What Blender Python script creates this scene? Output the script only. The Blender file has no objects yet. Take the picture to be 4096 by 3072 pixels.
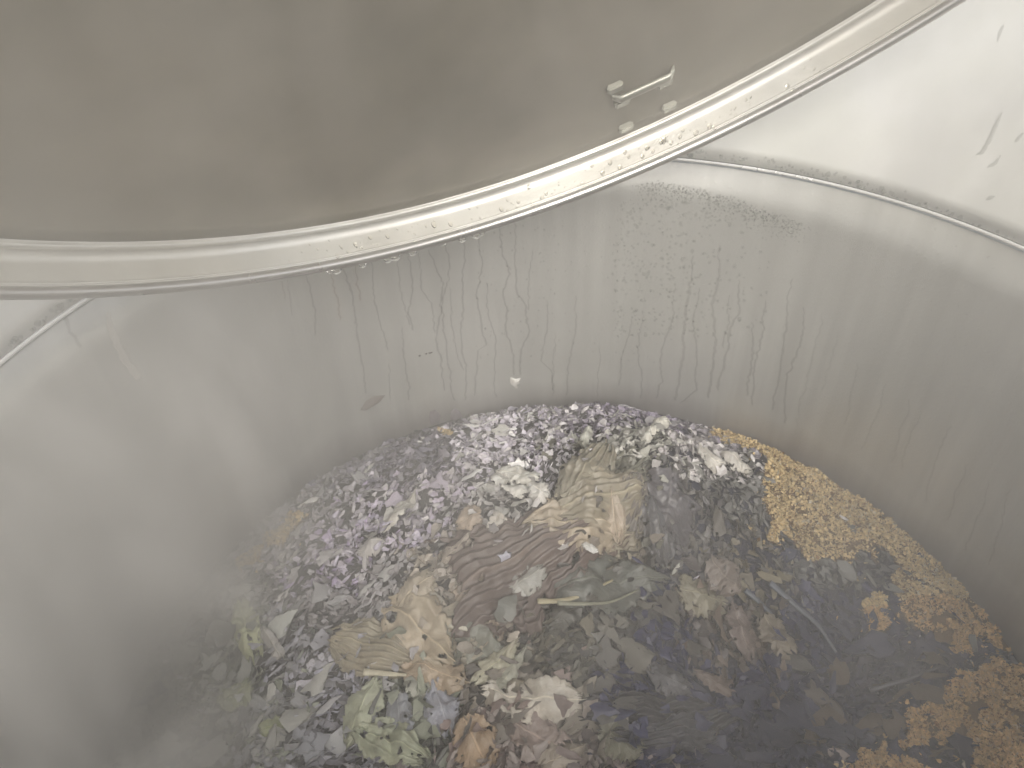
import bpy, math, random
import numpy as np
from mathutils import Vector, Matrix, noise

# ------------------------------------------------------------------ camera
S = 0.55                                   # inner radius of the vat in metres
R0 = S
CP = np.array([-0.1055, -0.7538, 0.7439]) * S
PITCH, ROLL = 0.6984, -0.0456
LEVEL = -0.834 * S                         # mean level of the contents
FW = 0.7222 * 4096                         # focal length in pixels of the 4096 px photograph
cp_, sp_ = math.cos(PITCH), math.sin(PITCH)
F_ = np.array([0, cp_, -sp_]); R_ = np.array([1.0, 0, 0]); U_ = np.array([0, sp_, cp_])
c_, s_ = math.cos(ROLL), math.sin(ROLL)
RR = c_ * R_ + s_ * U_; UU = -s_ * R_ + c_ * U_
scene = bpy.context.scene
cam = bpy.data.cameras.new("camera"); camo = bpy.data.objects.new("camera", cam)
scene.collection.objects.link(camo)
M = Matrix(((RR[0], UU[0], -F_[0], CP[0]), (RR[1], UU[1], -F_[1], CP[1]), (RR[2], UU[2], -F_[2], CP[2]), (0, 0, 0, 1)))
camo.matrix_world = M
cam.sensor_width = 36; cam.lens = 26; cam.clip_start = 0.01; cam.clip_end = 60
scene.camera = camo

# ------------------------------------------------------------------ world, sun, exposure
SUN_EL, SUN_AZ = math.radians(39), math.radians(169)     # azimuth clockwise from +y
w = bpy.data.worlds.new("World"); scene.world = w; w.use_nodes = True
nt = w.node_tree; nt.nodes.clear()
sky = nt.nodes.new("ShaderNodeTexSky"); sky.sky_type = 'NISHITA'; sky.sun_disc = False
sky.sun_elevation = SUN_EL; sky.sun_rotation = SUN_AZ; sky.air_density = 1; sky.dust_density = 6; sky.ozone_density = 1
hs = nt.nodes.new("ShaderNodeHueSaturation"); hs.inputs['Saturation'].default_value = 0.5
bg = nt.nodes.new("ShaderNodeBackground"); bg.inputs['Strength'].default_value = 0.085
wo = nt.nodes.new("ShaderNodeOutputWorld")
nt.links.new(sky.outputs[0], hs.inputs['Color']); nt.links.new(hs.outputs[0], bg.inputs[0]); nt.links.new(bg.outputs[0], wo.inputs[0])
sl = bpy.data.lights.new("sun", 'SUN'); sl.energy = 1.5; sl.angle = math.radians(28); sl.color = (1.0, 0.968, 0.89)
so = bpy.data.objects.new("sun", sl); scene.collection.objects.link(so)
dsun = Vector((math.sin(SUN_AZ) * math.cos(SUN_EL), math.cos(SUN_AZ) * math.cos(SUN_EL), math.sin(SUN_EL)))
so.rotation_euler = dsun.to_track_quat('Z', 'Y').to_euler(); so.location = dsun * 5
scene.view_settings.view_transform = 'Standard'; scene.view_settings.look = 'None'
scene.view_settings.gamma = 1; scene.view_settings.exposure = 1.4; scene.view_settings.use_curve_mapping = False
scene.render.engine = 'CYCLES'
cy = scene.cycles
cy.volume_bounces = 3; cy.max_bounces = 10; cy.diffuse_bounces = 4; cy.glossy_bounces = 4; cy.transparent_max_bounces = 16
cy.volume_step_rate = 0.8; cy.volume_max_steps = 128
cy.use_denoising = True

random.seed(11); rng = np.random.default_rng(11)
C = scene.collection

# ------------------------------------------------------------------ helpers
def ray(px, py):
    d = F_ + RR * (px - 2048) / FW + UU * (1536 - py) / FW
    return d / np.linalg.norm(d)
def at(px, py, z=LEVEL):
    d = ray(px, py); t = (z - CP[2]) / d[2]
    return CP + d * t
def at_wall(px, py, r=R0):
    d = ray(px, py); a = d[0]**2 + d[1]**2; b = CP[0]*d[0] + CP[1]*d[1]; c = CP[0]**2 + CP[1]**2 - r*r
    t = (-b + math.sqrt(max(0, b*b - a*c))) / a
    p = CP + d * t
    return math.atan2(p[1], p[0]), p[2]
def pix(P):
    d = P - CP; z = d @ F_
    return np.stack([2048 + FW * (d @ RR) / z, 1536 - FW * (d @ UU) / z], -1)

def tag(o, label=None, cat=None, group=None, kind=None):
    if label: o['label'] = label
    if cat: o['category'] = cat
    if group: o['group'] = group
    if kind: o['kind'] = kind
    return o
def mesh(name, V, Fc, mat=None, smooth=True, col=None):
    me = bpy.data.meshes.new(name)
    me.from_pydata([tuple(map(float, v)) for v in V], [], Fc)
    if mat: me.materials.append(mat)
    if smooth: me.polygons.foreach_set('use_smooth', [True] * len(me.polygons))
    me.update()
    return me
def link(name, me, parent=None, loc=None):
    o = bpy.data.objects.new(name, me); C.objects.link(o)
    if parent: o.parent = parent
    if loc is not None: o.location = loc
    return o
def empty(name, loc=(0, 0, 0)):
    o = bpy.data.objects.new(name, None); C.objects.link(o); o.location = loc; o.empty_display_size = 0.05
    return o
def revolve(prof, n=256, M_=None, closed=False):
    V = []; Fc = []
    m = len(prof)
    for i in range(n):
        a = 2 * math.pi * i / n
        for r, z in prof: V.append((r * math.cos(a), r * math.sin(a), z))
    for i in range(n):
        j = (i + 1) % n
        for k in range(m if closed else m - 1):
            l = (k + 1) % m
            Fc.append((i*m+k, j*m+k, j*m+l, i*m+l))
    if M_ is not None: V = [M_ @ Vector(v) for v in V]
    return V, Fc

class NT:
    def __init__(s, name):
        s.m = bpy.data.materials.new(name); s.m.use_nodes = True; s.t = s.m.node_tree
        s.b = s.t.nodes['Principled BSDF']; s.out = s.t.nodes['Material Output']
    def n(s, ty, **kw):
        x = s.t.nodes.new(ty)
        for k, v in kw.items():
            if k in x.inputs.keys(): x.inputs[k].default_value = v
            else: setattr(x, k, v)
        return x
    def l(s, a, b): s.t.links.new(a, b)
    def ramp(s, fac, stops, interp='LINEAR'):
        r = s.n('ShaderNodeValToRGB'); r.color_ramp.interpolation = interp
        while len(r.color_ramp.elements) < len(stops): r.color_ramp.elements.new(0.5)
        for e, (p, c) in zip(r.color_ramp.elements, stops):
            e.position = p; e.color = (c, c, c, 1) if not hasattr(c, '__len__') else (*c, 1)
        s.l(fac, r.inputs[0]); return r
    def coord(s, scale=(1, 1, 1), kind='Object'):
        t = s.n('ShaderNodeTexCoord'); mp = s.n('ShaderNodeMapping'); mp.inputs['Scale'].default_value = scale
        s.l(t.outputs[kind], mp.inputs[0]); return mp.outputs[0]
    def noise(s, vec, scale, detail=4, rough=.55, dist=0):
        x = s.n('ShaderNodeTexNoise'); x.inputs['Scale'].default_value = scale; x.inputs['Detail'].default_value = detail
        x.inputs['Roughness'].default_value = rough; x.inputs['Distortion'].default_value = dist; s.l(vec, x.inputs['Vector']); return x.outputs[0]
    def mixc(s, fac, a, b, mode='MIX'):
        x = s.n('ShaderNodeMix', data_type='RGBA', blend_type=mode)
        if hasattr(fac, 'links') or hasattr(fac, 'is_linked'): s.l(fac, x.inputs[0])
        else: x.inputs[0].default_value = fac
        for i, c in ((6, a), (7, b)):
            if hasattr(c, 'is_linked'): s.l(c, x.inputs[i])
            else: x.inputs[i].default_value = (*c, 1)
        return x.outputs[2]
    def math(s, op, a, b=0.0, c=0.0, clamp=False):
        x = s.n('ShaderNodeMath', operation=op); x.use_clamp = clamp
        for i, v in enumerate((a, b, c)):
            if hasattr(v, 'is_linked'): s.l(v, x.inputs[i])
            else: x.inputs[i].default_value = v
        return x.outputs[0]
    def bump(s, h, strength, dist):
        x = s.n('ShaderNodeBump'); x.inputs['Strength'].default_value = strength; x.inputs['Distance'].default_value = dist
        s.l(h, x.inputs['Height']); s.l(x.outputs[0], s.b.inputs['Normal']); return x

def steel(name, base, metal, rough, streak=(26, 26, 1.2), tint=None, drops=0.0, dep=0.0004):
    k = NT(name)
    vs = k.coord(streak); n1 = k.noise(vs, 1.6, 5, .6)
    n2 = k.noise(k.coord((1, 1, 1)), 4.5, 4, .6)
    n3 = k.noise(k.coord((1, 1, 1)), 140, 2, .5)
    c = k.mixc(k.ramp(n1, [(.35, 0), (.7, 1)]).outputs[0], tuple(x * .86 for x in base), base)
    c = k.mixc(k.ramp(n2, [(.35, 0), (.75, .8)]).outputs[0], c, tint or tuple(x * .8 for x in base))
    k.l(c, k.b.inputs['Base Color'])
    k.b.inputs['Metallic'].default_value = metal
    r = k.math('MULTIPLY_ADD', n1, .22, rough - .11, clamp=True)
    r = k.math('MULTIPLY_ADD', n2, .16, k.math('ADD', r, -.08), clamp=True)
    k.l(r, k.b.inputs['Roughness'])
    h = k.math('ADD', k.math('MULTIPLY', n3, .5), n1)
    if drops:
        v = k.n('ShaderNodeTexVoronoi'); v.inputs['Scale'].default_value = 190; k.l(k.coord((1, 1, .8)), v.inputs['Vector'])
        d = k.ramp(v.outputs['Distance'], [(.0, 1), (.42, 0)]).outputs[0]
        h = k.math('MULTIPLY_ADD', d, drops, h)
    k.bump(h, .55, dep)
    return k.m

def stain(m, z0, z1, col):
    k = NT.__new__(NT); k.m = m; k.t = m.node_tree; k.b = k.t.nodes['Principled BSDF']
    src = k.b.inputs['Base Color'].links[0].from_socket
    sx = k.n('ShaderNodeSeparateXYZ'); k.l(k.coord(), sx.inputs[0])
    n = k.noise(k.coord((30, 30, 1.5)), 1.5, 4, .6); n2 = k.noise(k.coord((4, 4, 2)), 1.5, 3, .5)
    zz = k.math('ADD', sx.outputs[2], k.math('ADD', k.math('MULTIPLY_ADD', n, -.035, .017), k.math('MULTIPLY_ADD', n2, -.05, .025)))
    f = k.n('ShaderNodeMapRange'); f.inputs['From Min'].default_value = z1; f.inputs['From Max'].default_value = z0; k.l(zz, f.inputs[0])
    k.l(k.mixc(k.math('MULTIPLY', f.outputs[0], .75), src, k.mixc(1.0, src, col, 'MULTIPLY')), k.b.inputs['Base Color'])
WALL = steel('foggy_steel', (.57, .57, .545), .55, .40, tint=(.455, .455, .435), drops=.6)
COLLAR = steel('bright_steel', (.68, .68, .66), .35, .5, tint=(.56, .565, .51), streak=(9, 9, 1.0), drops=.2)
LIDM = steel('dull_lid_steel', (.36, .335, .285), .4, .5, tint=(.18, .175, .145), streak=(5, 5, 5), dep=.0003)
SKIRTM = steel('wet_lid_steel', (.74, .745, .72), .6, .36, tint=(.60, .575, .52), streak=(10, 10, 3), drops=.25)
EDGEM = steel('rolled_steel', (.62, .61, .60), .8, .28, streak=(6, 6, 6))
SEAM = steel('weld_steel', (.92, .92, .90), .5, .25, streak=(6, 6, 6))
BRACK = steel('bracket_steel', (.40, .40, .355), .5, .35, streak=(20, 20, 20))

stain(WALL, .262, .315, (.55, .51, .53))
def water_mat(name, col, alpha, rough=.08):
    k = NT(name); b = k.b
    b.inputs['Base Color'].default_value = (*col, 1); b.inputs['Roughness'].default_value = rough
    b.inputs['IOR'].default_value = 1.33; b.inputs['Alpha'].default_value = alpha; b.inputs['Specular IOR Level'].default_value = .9
    return k.m
TRAIL = water_mat('water_film', (.16, .155, .15), .23, .18)
TRAILF = water_mat('faint_water_film', (.16, .155, .15), .12, .2)
PAINTED_GLINT = water_mat('painted_highlight', (.80, .76, .72), .30, .4)  # highlight on the left wall, painted as a pale strip
TRAILT = water_mat('brown_water_film', (.30, .17, .08), .22, .18)
BEAD = water_mat('condensation_bead', (.26, .27, .25), .26)
def drop_mat():
    k = NT('clear_water'); b = k.b
    b.inputs['Base Color'].default_value = (.96, .95, .92, 1); b.inputs['Roughness'].default_value = .03; b.inputs['IOR'].default_value = 1.33
    b.inputs['Transmission Weight'].default_value = 1.0
    return k.m
DROP = drop_mat()

# ------------------------------------------------------------------ the vat
vat = tag(empty('steel_vat', (0, 0, LEVEL - .25)), 'large round stainless steel vat with steaming plant matter inside and a pale flared collar', 'vat')
def vpart(name, prof, mat, closed=False, n=256):
    V, Fc = revolve([(r, z - (LEVEL - .25)) for r, z in prof], n, closed=closed)
    return link(name, mesh(name, V, Fc, mat), vat)
zb = LEVEL - .25
wallprof = [(R0, zb + .02)] + [(R0, zb + .02 + (-.006 - zb - .02) * i / 12) for i in range(1, 13)] + [(R0 + .006, -.006)] + [(R0 + .006, zb)] 
vpart('vat_wall', wallprof, WALL, closed=True)
vpart('vat_floor', [(0.001, zb + .022), (R0 - .001, zb + .022)], WALL, n=96)
seam = [(R0 - .0002 + .0022 * math.cos(a), -.001 + .0022 * math.sin(a)) for a in np.linspace(0, 2 * math.pi, 9)[:-1]]
vpart('weld_seam', seam, SEAM, closed=True)
CH = .42 * S
co = [(R0 + .001 + .05 * S * (math.sin(t * math.pi / 2)) * 0 + CH * .62 * (t ** 1.15), .0015 + CH * t) for t in np.linspace(0, 1, 14)]
co = co + [(r + .006, z + .001) for r, z in co[::-1]]
vpart('flared_collar', co, COLLAR, closed=True)
lip = [(co[13][0] + .004 + .008 * math.cos(a), co[13][1] + .004 + .008 * math.sin(a)) for a in np.linspace(0, 2 * math.pi, 11)[:-1]]
vpart('collar_lip', lip, EDGEM, closed=True)

# dents on the collar: shallow hammered creases at the upper right
def collar_pt(px, py):
    d = ray(px, py); t = .6
    for t in np.arange(.3, 2.6, .002):
        p = CP + d * t; h = p[2] - .0015
        if h > 0 and math.hypot(p[0], p[1]) >= R0 + .001 + CH * .62 * ((h / CH) ** 1.15): return p
    return p
# ------------------------------------------------------------------ the lid
lp = dict(c=np.array([-.0019, -.0171, .8544]) * S, az=.4247, el=.70806, RL=1.0382 * S, h=.0722 * S)
nl = Vector((math.cos(lp['el']) * math.sin(lp['az']), -math.cos(lp['el']) * math.cos(lp['az']), -math.sin(lp['el'])))
xa = nl.cross(Vector((0, 0, 1))).normalized(); ya = nl.cross(xa)
LM = Matrix((xa, ya, nl)).transposed().to_4x4(); LM.translation = Vector(lp['c'])
lid = tag(empty('vat_lid'), 'round dull steel vat lid lifted open above the pot, its turned-down rim wet with drops', 'lid')
lid.matrix_world = LM
RL, HL = lp['RL'], lp['h']
def lpart(name, prof, mat, closed=False, n=320, par=None):
    V, Fc = revolve(prof, n, closed=closed); return link(name, mesh(name, V, Fc, mat), par or lid)
# plate: gently domed away from the viewer, with fillet into the skirt
fr = .012
pl = [(0.001, -.035)]
for i in range(1, 30):
    r = (RL - fr - .004) * i / 29; pl.append((r, -.035 * (1 - (r / (RL - fr)) ** 2)))
back = [(r, z - .003) for r, z in pl[::-1]]
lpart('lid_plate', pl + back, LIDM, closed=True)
fil = [(RL - fr - .004, -.0004)] + [(RL - fr + fr * math.sin(a), fr - fr * math.cos(a)) for a in np.linspace(0.05, math.pi / 2, 9)]
sk = fil + [(RL + .0005 * t, fr + (HL - .006 - fr) * t) for t in (.25, .5, .75, 1)]
sk = sk + [(r + .003, z - .001) for r, z in sk[::-1]]
lpart('lid_rim', sk, SKIRTM, closed=True)
fb = [(RL - fr + .001 + .0034 * math.cos(a), .0012 + .0034 * math.sin(a)) for a in np.linspace(0, 2 * math.pi, 13)[:-1]]
lpart('fold_bead', fb, SKIRTM, closed=True)
e = [(RL + .0035 + .0055 * math.cos(a), HL - .004 + .0055 * math.sin(a)) for a in np.linspace(0, 2 * math.pi, 15)[:-1]]
edge = lpart('rolled_edge', e, EDGEM, closed=True)
e2 = [(RL + .000 + .0014 * math.cos(a), HL - .0105 + .0014 * math.sin(a)) for a in np.linspace(0, 2 * math.pi, 9)[:-1]]
lpart('edge_bead', e2, SKIRTM, closed=True)
LMi = LM.inverted()
def at_lid(px, py, r=None, h=0.0):
    """point on the plate plane (r None) or on the inner face of the rim"""
    d = LMi.to_3x3() @ Vector(ray(px, py)); o = LMi @ Vector(CP)
    if r is None:
        t = (h - o.z) / d.z; return o + d * t
    a = d.x**2 + d.y**2; b = o.x*d.x + o.y*d.y; c = o.x**2 + o.y**2 - r*r
    q = b*b - a*c
    if q < 0: return None
    t = (-b + math.sqrt(q)) / a
    return o + d * t
def box(cx, sx, sy, sz, bev=.0015):
    import bmesh
    bm = bmesh.new(); bmesh.ops.create_cube(bm, size=1)
    for v in bm.verts: v.co = Vector((v.co.x * sx, v.co.y * sy, v.co.z * sz))
    bmesh.ops.bevel(bm, geom=bm.edges[:], offset=bev, segments=2, affect='EDGES')
    me = bpy.data.meshes.new('b'); bm.to_mesh(me); bm.free(); me.materials.append(BRACK); return me
# welded bracket on the underside of the lid: a bar and four lugs
def lid_z(p): rr = math.hypot(p.x, p.y); return -.035 * (1 - (rr / (RL - fr)) ** 2)
def pt_lid(px, py): 
    p = at_lid(px, py)
    for _ in range(4): p = at_lid(px, py, None, lid_z(p))
    return p
brk = link('lid_bracket', None, lid); 
pa, pb = pt_lid(2445, 385), pt_lid(2695, 272)
ang = math.atan2(pb.y - pa.y, pb.x - pa.x); L = (pb - pa).length
# the bar as a bent tube
V = []; Fc = []; n = 22
for i in range(n):
    t = i / (n - 1); p = pa.lerp(pb, t); hgt = .007 * min(1, math.sin(math.pi * t) * 3.2)
    for j in range(8):
        a = 2 * math.pi * j / 8
        V.append((p.x - math.sin(ang) * .006 * math.cos(a), p.y + math.cos(ang) * .006 * math.cos(a), lid_z(p) + hgt + .0035 * math.sin(a)))
for i in range(n - 1):
    for j in range(8): Fc.append((i*8+j, i*8+(j+1) % 8, (i+1)*8+(j+1) % 8, (i+1)*8+j))
Fc += [tuple(range(8)), tuple(range((n-1)*8, n*8))]
bar = mesh('bracket_bar', V, Fc, BRACK)
bpy.data.objects.remove(brk)
brk = link('lid_bracket', bar, lid)
for (px, py) in ((2484, 398), (2655, 320), (2672, 418), (2500, 500), (2456, 340)):
    p = pt_lid(px, py); o = link('mounting_lug', box(0, .016, .012, .006), brk, (p.x, p.y, lid_z(p) + .003)); o.rotation_euler = (0, 0, ang)

# ------------------------------------------------------------------ contents: heap surface
HILLS = [(at(2350, 1950), .075, .15), (at(1500, 2150), .05, .14), (at(2250, 2350), .065, .13), (at(1700, 2750), .035, .14), (at(2700, 2050), .03, .08),
         (at(3100, 2700), -.02, .12), (at(3300, 1900), .03, .10), (at(3750, 2350), .03, .10), (at(2650, 2550), -.012, .08)]
def heap(x, y):
    h = 0
    for c, a, s in HILLS:
        h += a * math.exp(-((x - c[0])**2 + (y - c[1])**2) / (2 * s * s))
    h += .016 * noise.noise((x * 9, y * 9, 3)) + .013 * noise.noise((x * 24, y * 24, 5)) + .004 * noise.noise((x * 60, y * 60, 8))
    r = math.hypot(x, y) / R0
    return LEVEL + h * max(0, min(1, (1.02 - r) / .16))
def heap_grad(x, y, e=.008):
    return ((heap(x + e, y) - heap(x - e, y)) / (2*e), (heap(x, y + e) - heap(x, y - e)) / (2*e))

def ath(px, py, up=.004):
    a = at(px, py)
    for _ in range(3):
        rr = math.hypot(a[0], a[1]); k = min(1, R0 / rr); a = at(px, py, heap(a[0] * k, a[1] * k) + up)
    return a
def poly(pts): return np.array([ath(*p)[:2] for p in pts])
CHIPS = [poly([(2850, 1600), (3030, 1590), (3220, 1720), (3520, 1900), (3760, 2060), (3960, 2320), (4150, 2560), (4040, 2575), (3930, 2550), (3790, 2640), (3690, 2540), (3590, 2380), (3580, 2240), (3500, 2200), (3390, 2220), (3290, 2250), (3210, 2210), (3100, 2130), (3050, 1970), (3060, 1880), (3040, 1810), (2950, 1790), (2850, 1750)]),
         poly([(4300, 2580), (4096, 2625), (3900, 2685), (3820, 2750), (3650, 2860), (3560, 2960), (3620, 3000), (3780, 2950), (3900, 2990), (3860, 3200), (4500, 3200)]),
         poly([(3300, 3090), (3400, 3010), (3520, 3000), (3650, 3030), (3760, 3120), (3700, 3300), (3200, 3300)]),
         poly([(3480, 2390), (3520, 2400), (3545, 2480), (3530, 2590), (3500, 2560), (3490, 2480)]),
         poly([(3060, 2110), (3130, 2110), (3110, 2160), (3050, 2150)]),
         poly([(940, 2250), (1060, 2140), (1180, 2060), (1215, 2080), (1100, 2190), (970, 2290)]),
         poly([(1745, 1725), (1800, 1722), (1805, 1745), (1750, 1745)])]
def inpoly(x, y, P):
    c = False; j = len(P) - 1
    for i in range(len(P)):
        if (P[i, 1] > y) != (P[j, 1] > y) and x < (P[j, 0] - P[i, 0]) * (y - P[i, 1]) / (P[j, 1] - P[i, 1]) + P[i, 0]: c = not c
        j = i
    return c
def chip(x, y, wob=.012):
    x2 = x + wob * noise.noise((x * 40, y * 40, 1)) * 1.5; y2 = y + wob * noise.noise((x * 40, y * 40, 9)) * 1.5
    return any(inpoly(x2, y2, P) for P in CHIPS)

# bed of the contents as one disc
NR, NA = 110, 300
V = [(0, 0, heap(0, 0))]; Fc = []; cols = []
for i in range(1, NR + 1):
    r = (R0 - .0008) * i / NR
    for j in range(NA):
        a = 2 * math.pi * j / NA; x, y = r * math.cos(a), r * math.sin(a); V.append((x, y, heap(x, y)))
for j in range(NA): Fc.append((0, 1 + j, 1 + (j + 1) % NA))
for i in range(NR - 1):
    for j in range(NA):
        a0 = 1 + i * NA + j; a1 = 1 + i * NA + (j + 1) % NA; Fc.append((a0, a0 + NA, a1 + NA, a1))
def vcol_mat(name, rough, spec=.5, coat=0, nz=60, bump=.6, dist=.002, mottle=.25, attr=True, trans=0):
    k = NT(name)
    if attr: a = k.n('ShaderNodeAttribute', attribute_name='tone').outputs['Color']
    else: a = k.n('ShaderNodeObjectInfo').outputs['Color']
    nn = k.noise(k.coord(), nz, 4, .6)
    c = k.mixc(k.ramp(nn, [(.38, 0), (.68, 1)]).outputs[0], k.mixc(1.0, a, (1 - mottle, 1 - mottle * 1.1, 1 - mottle * 1.2), 'MULTIPLY'), a)
    k.l(c, k.b.inputs['Base Color']); k.l(k.math('MULTIPLY_ADD', nn, .4, rough - .2, clamp=True), k.b.inputs['Roughness'])
    k.b.inputs['Specular IOR Level'].default_value = spec
    k.b.inputs['Coat Weight'].default_value = coat; k.b.inputs['Coat Roughness'].default_value = .15
    k.bump(k.noise(k.coord(), nz * 2.2, 5, .65), bump, dist)
    return k.m
BEDM = vcol_mat('sodden_mulch', .5, nz=90, bump=1, dist=.004)
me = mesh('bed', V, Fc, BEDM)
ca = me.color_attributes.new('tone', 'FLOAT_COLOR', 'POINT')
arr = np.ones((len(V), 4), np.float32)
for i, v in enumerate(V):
    arr[i, :3] = (.22, .14, .07) if chip(v[0], v[1]) else (.10, .097, .097) if v[0] < .12 else (.030, .032, .060)  # right side near-black blue: shade put into the bed colour
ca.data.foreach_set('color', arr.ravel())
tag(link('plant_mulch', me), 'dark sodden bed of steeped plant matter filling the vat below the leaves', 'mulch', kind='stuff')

# ------------------------------------------------------------------ leaf colours by place
G = lambda *c: c
ANCH = [ # px, py, colours, size mm, flow deg
 (1100, 2170, [(.36, .35, .37), (.45, .44, .43), (.28, .25, .30), (.22, .21, .20)], 17, 25),
 (1350, 2250, [(.34, .33, .38), (.44, .43, .44), (.25, .24, .25), (.34, .28, .42)], 16, 28),
 (1600, 2080, [(.40, .37, .44), (.47, .47, .45), (.30, .28, .36), (.18, .17, .18)], 17, 50),
 (1750, 1980, [(.40, .40, .38), (.44, .40, .48), (.20, .19, .20)], 16, 40),
 (1700, 1830, [(.16, .15, .20), (.13, .12, .15), (.24, .22, .26)], 16, 30),
 (1400, 1880, [(.20, .19, .23), (.17, .16, .19), (.24, .24, .24)], 17, 35),
 (1250, 2000, [(.22, .21, .22), (.30, .30, .31)], 16, 35),
 (1950, 1770, [(.72, .70, .74), (.58, .56, .60)], 16, 10),
 (2080, 1860, [(.74, .72, .76), (.62, .60, .66), (.40, .38, .42), (.80, .80, .80)], 16, 70),
 (2230, 1930, [(.70, .70, .68), (.58, .56, .60), (.35, .34, .34)], 14, 70),
 (2180, 2030, [(.60, .61, .56), (.70, .70, .66), (.25, .24, .22)], 15, 40),
 (2000, 2060, [(.20, .19, .18), (.36, .36, .34), (.48, .48, .46), (.14, .13, .13)], 16, 20),
 (2600, 1670, [(.14, .12, .17), (.18, .16, .22), (.34, .33, .36)], 15, 0),
 (2350, 1700, [(.18, .16, .21), (.14, .13, .16), (.48, .48, .46)], 15, 10),
 (2500, 1780, [(.28, .29, .25), (.20, .20, .18), (.42, .42, .38)], 18, 20),
 (2450, 1900, [(.20, .20, .16), (.16, .155, .13)], 20, 45),
 (2830, 1850, [(.46, .46, .44), (.55, .54, .52), (.18, .17, .18), (.26, .25, .25)], 18, -25),
 (2950, 1970, [(.15, .15, .15), (.20, .20, .19), (.13, .13, .13)], 20, -50),
 (2800, 2080, [(.12, .115, .13), (.16, .155, .15), (.13, .12, .11)], 22, -60),
 (2850, 1720, [(.16, .15, .18), (.30, .29, .30), (.2, .19, .21)], 14, 10),
 (2350, 2250, [(.13, .12, .11), (.20, .17, .14), (.10, .10, .10)], 22, 10),
 (2450, 2520, [(.055, .06, .06), (.09, .095, .09), (.065, .06, .06), (.18, .17, .15)], 24, -20),
 (2650, 2620, [(.06, .06, .065), (.12, .11, .10), (.05, .05, .055)], 24, -60),
 (2250, 2600, [(.07, .07, .065), (.12, .12, .10), (.22, .20, .16)], 22, 20),
 (1550, 2350, [(.30, .30, .30), (.20, .19, .19), (.38, .38, .38)], 18, 30),
 (1300, 2420, [(.17, .16, .16), (.24, .23, .23), (.30, .30, .31), (.11, .105, .10)], 18, 20),
 (1150, 2600, [(.22, .22, .24), (.12, .12, .12), (.34, .34, .38), (.15, .17, .13)], 19, 40),
 (1350, 2750, [(.34, .35, .41), (.44, .44, .46), (.22, .22, .25), (.14, .14, .14)], 20, 30),
 (1150, 2880, [(.30, .31, .35), (.44, .44, .42), (.16, .16, .17), (.20, .23, .15)], 22, 25),
 (1350, 2980, [(.20, .20, .23), (.42, .43, .45), (.12, .12, .12)], 24, 20),
 (950, 2720, [(.10, .11, .09), (.22, .24, .17), (.34, .35, .33)], 20, 40),
 (800, 2500, [(.14, .15, .13), (.20, .22, .18), (.10, .10, .09)], 24, 20),
 (650, 2850, [(.08, .09, .07), (.16, .17, .14)], 22, 20),
 (900, 2400, [(.10, .10, .095), (.16, .155, .15), (.4, .4, .38)], 18, 20),
 (1750, 2350, [(.28, .25, .20), (.36, .34, .30), (.16, .15, .13)], 22, 45),
 (1900, 2700, [(.26, .24, .20), (.13, .12, .11), (.34, .31, .25), (.08, .08, .075)], 26, 40),
 (2050, 2950, [(.26, .20, .18), (.34, .31, .28), (.12, .11, .10)], 30, 60),
 (1700, 2800, [(.16, .17, .14), (.10, .10, .10), (.28, .30, .24)], 28, 70),
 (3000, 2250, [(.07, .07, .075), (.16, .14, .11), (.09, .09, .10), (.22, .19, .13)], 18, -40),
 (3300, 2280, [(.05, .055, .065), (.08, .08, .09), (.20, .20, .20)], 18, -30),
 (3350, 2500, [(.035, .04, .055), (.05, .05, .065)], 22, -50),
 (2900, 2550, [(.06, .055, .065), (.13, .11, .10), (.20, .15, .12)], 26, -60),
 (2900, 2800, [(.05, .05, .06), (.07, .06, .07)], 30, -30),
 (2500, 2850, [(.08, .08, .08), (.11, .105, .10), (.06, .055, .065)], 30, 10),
 (3100, 3000, [(.022, .022, .04), (.035, .035, .055)], 30, -30),  # dark wet leaves, with the lower-right shade put into their colour
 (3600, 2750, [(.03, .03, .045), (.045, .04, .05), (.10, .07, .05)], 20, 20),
 (2300, 3000, [(.20, .16, .15), (.10, .09, .09), (.30, .27, .23)], 28, 30)]
AX = np.array([ath(a[0], a[1])[:2] for a in ANCH]); 
def flow_world(px, py, deg):
    a = at(px, py); b = at(px + 60 * math.cos(math.radians(deg)), py - 60 * math.sin(math.radians(deg))); return math.atan2(b[1] - a[1], b[0] - a[0])
AF = np.array([flow_world(a[0], a[1], a[4]) for a in ANCH])
def anchor(x, y):
    d2 = (AX[:, 0] - x)**2 + (AX[:, 1] - y)**2 + 1e-4
    wgt = 1 / d2**2.2; wgt /= wgt.sum()
    return int(rng.choice(len(ANCH), p=wgt))

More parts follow.
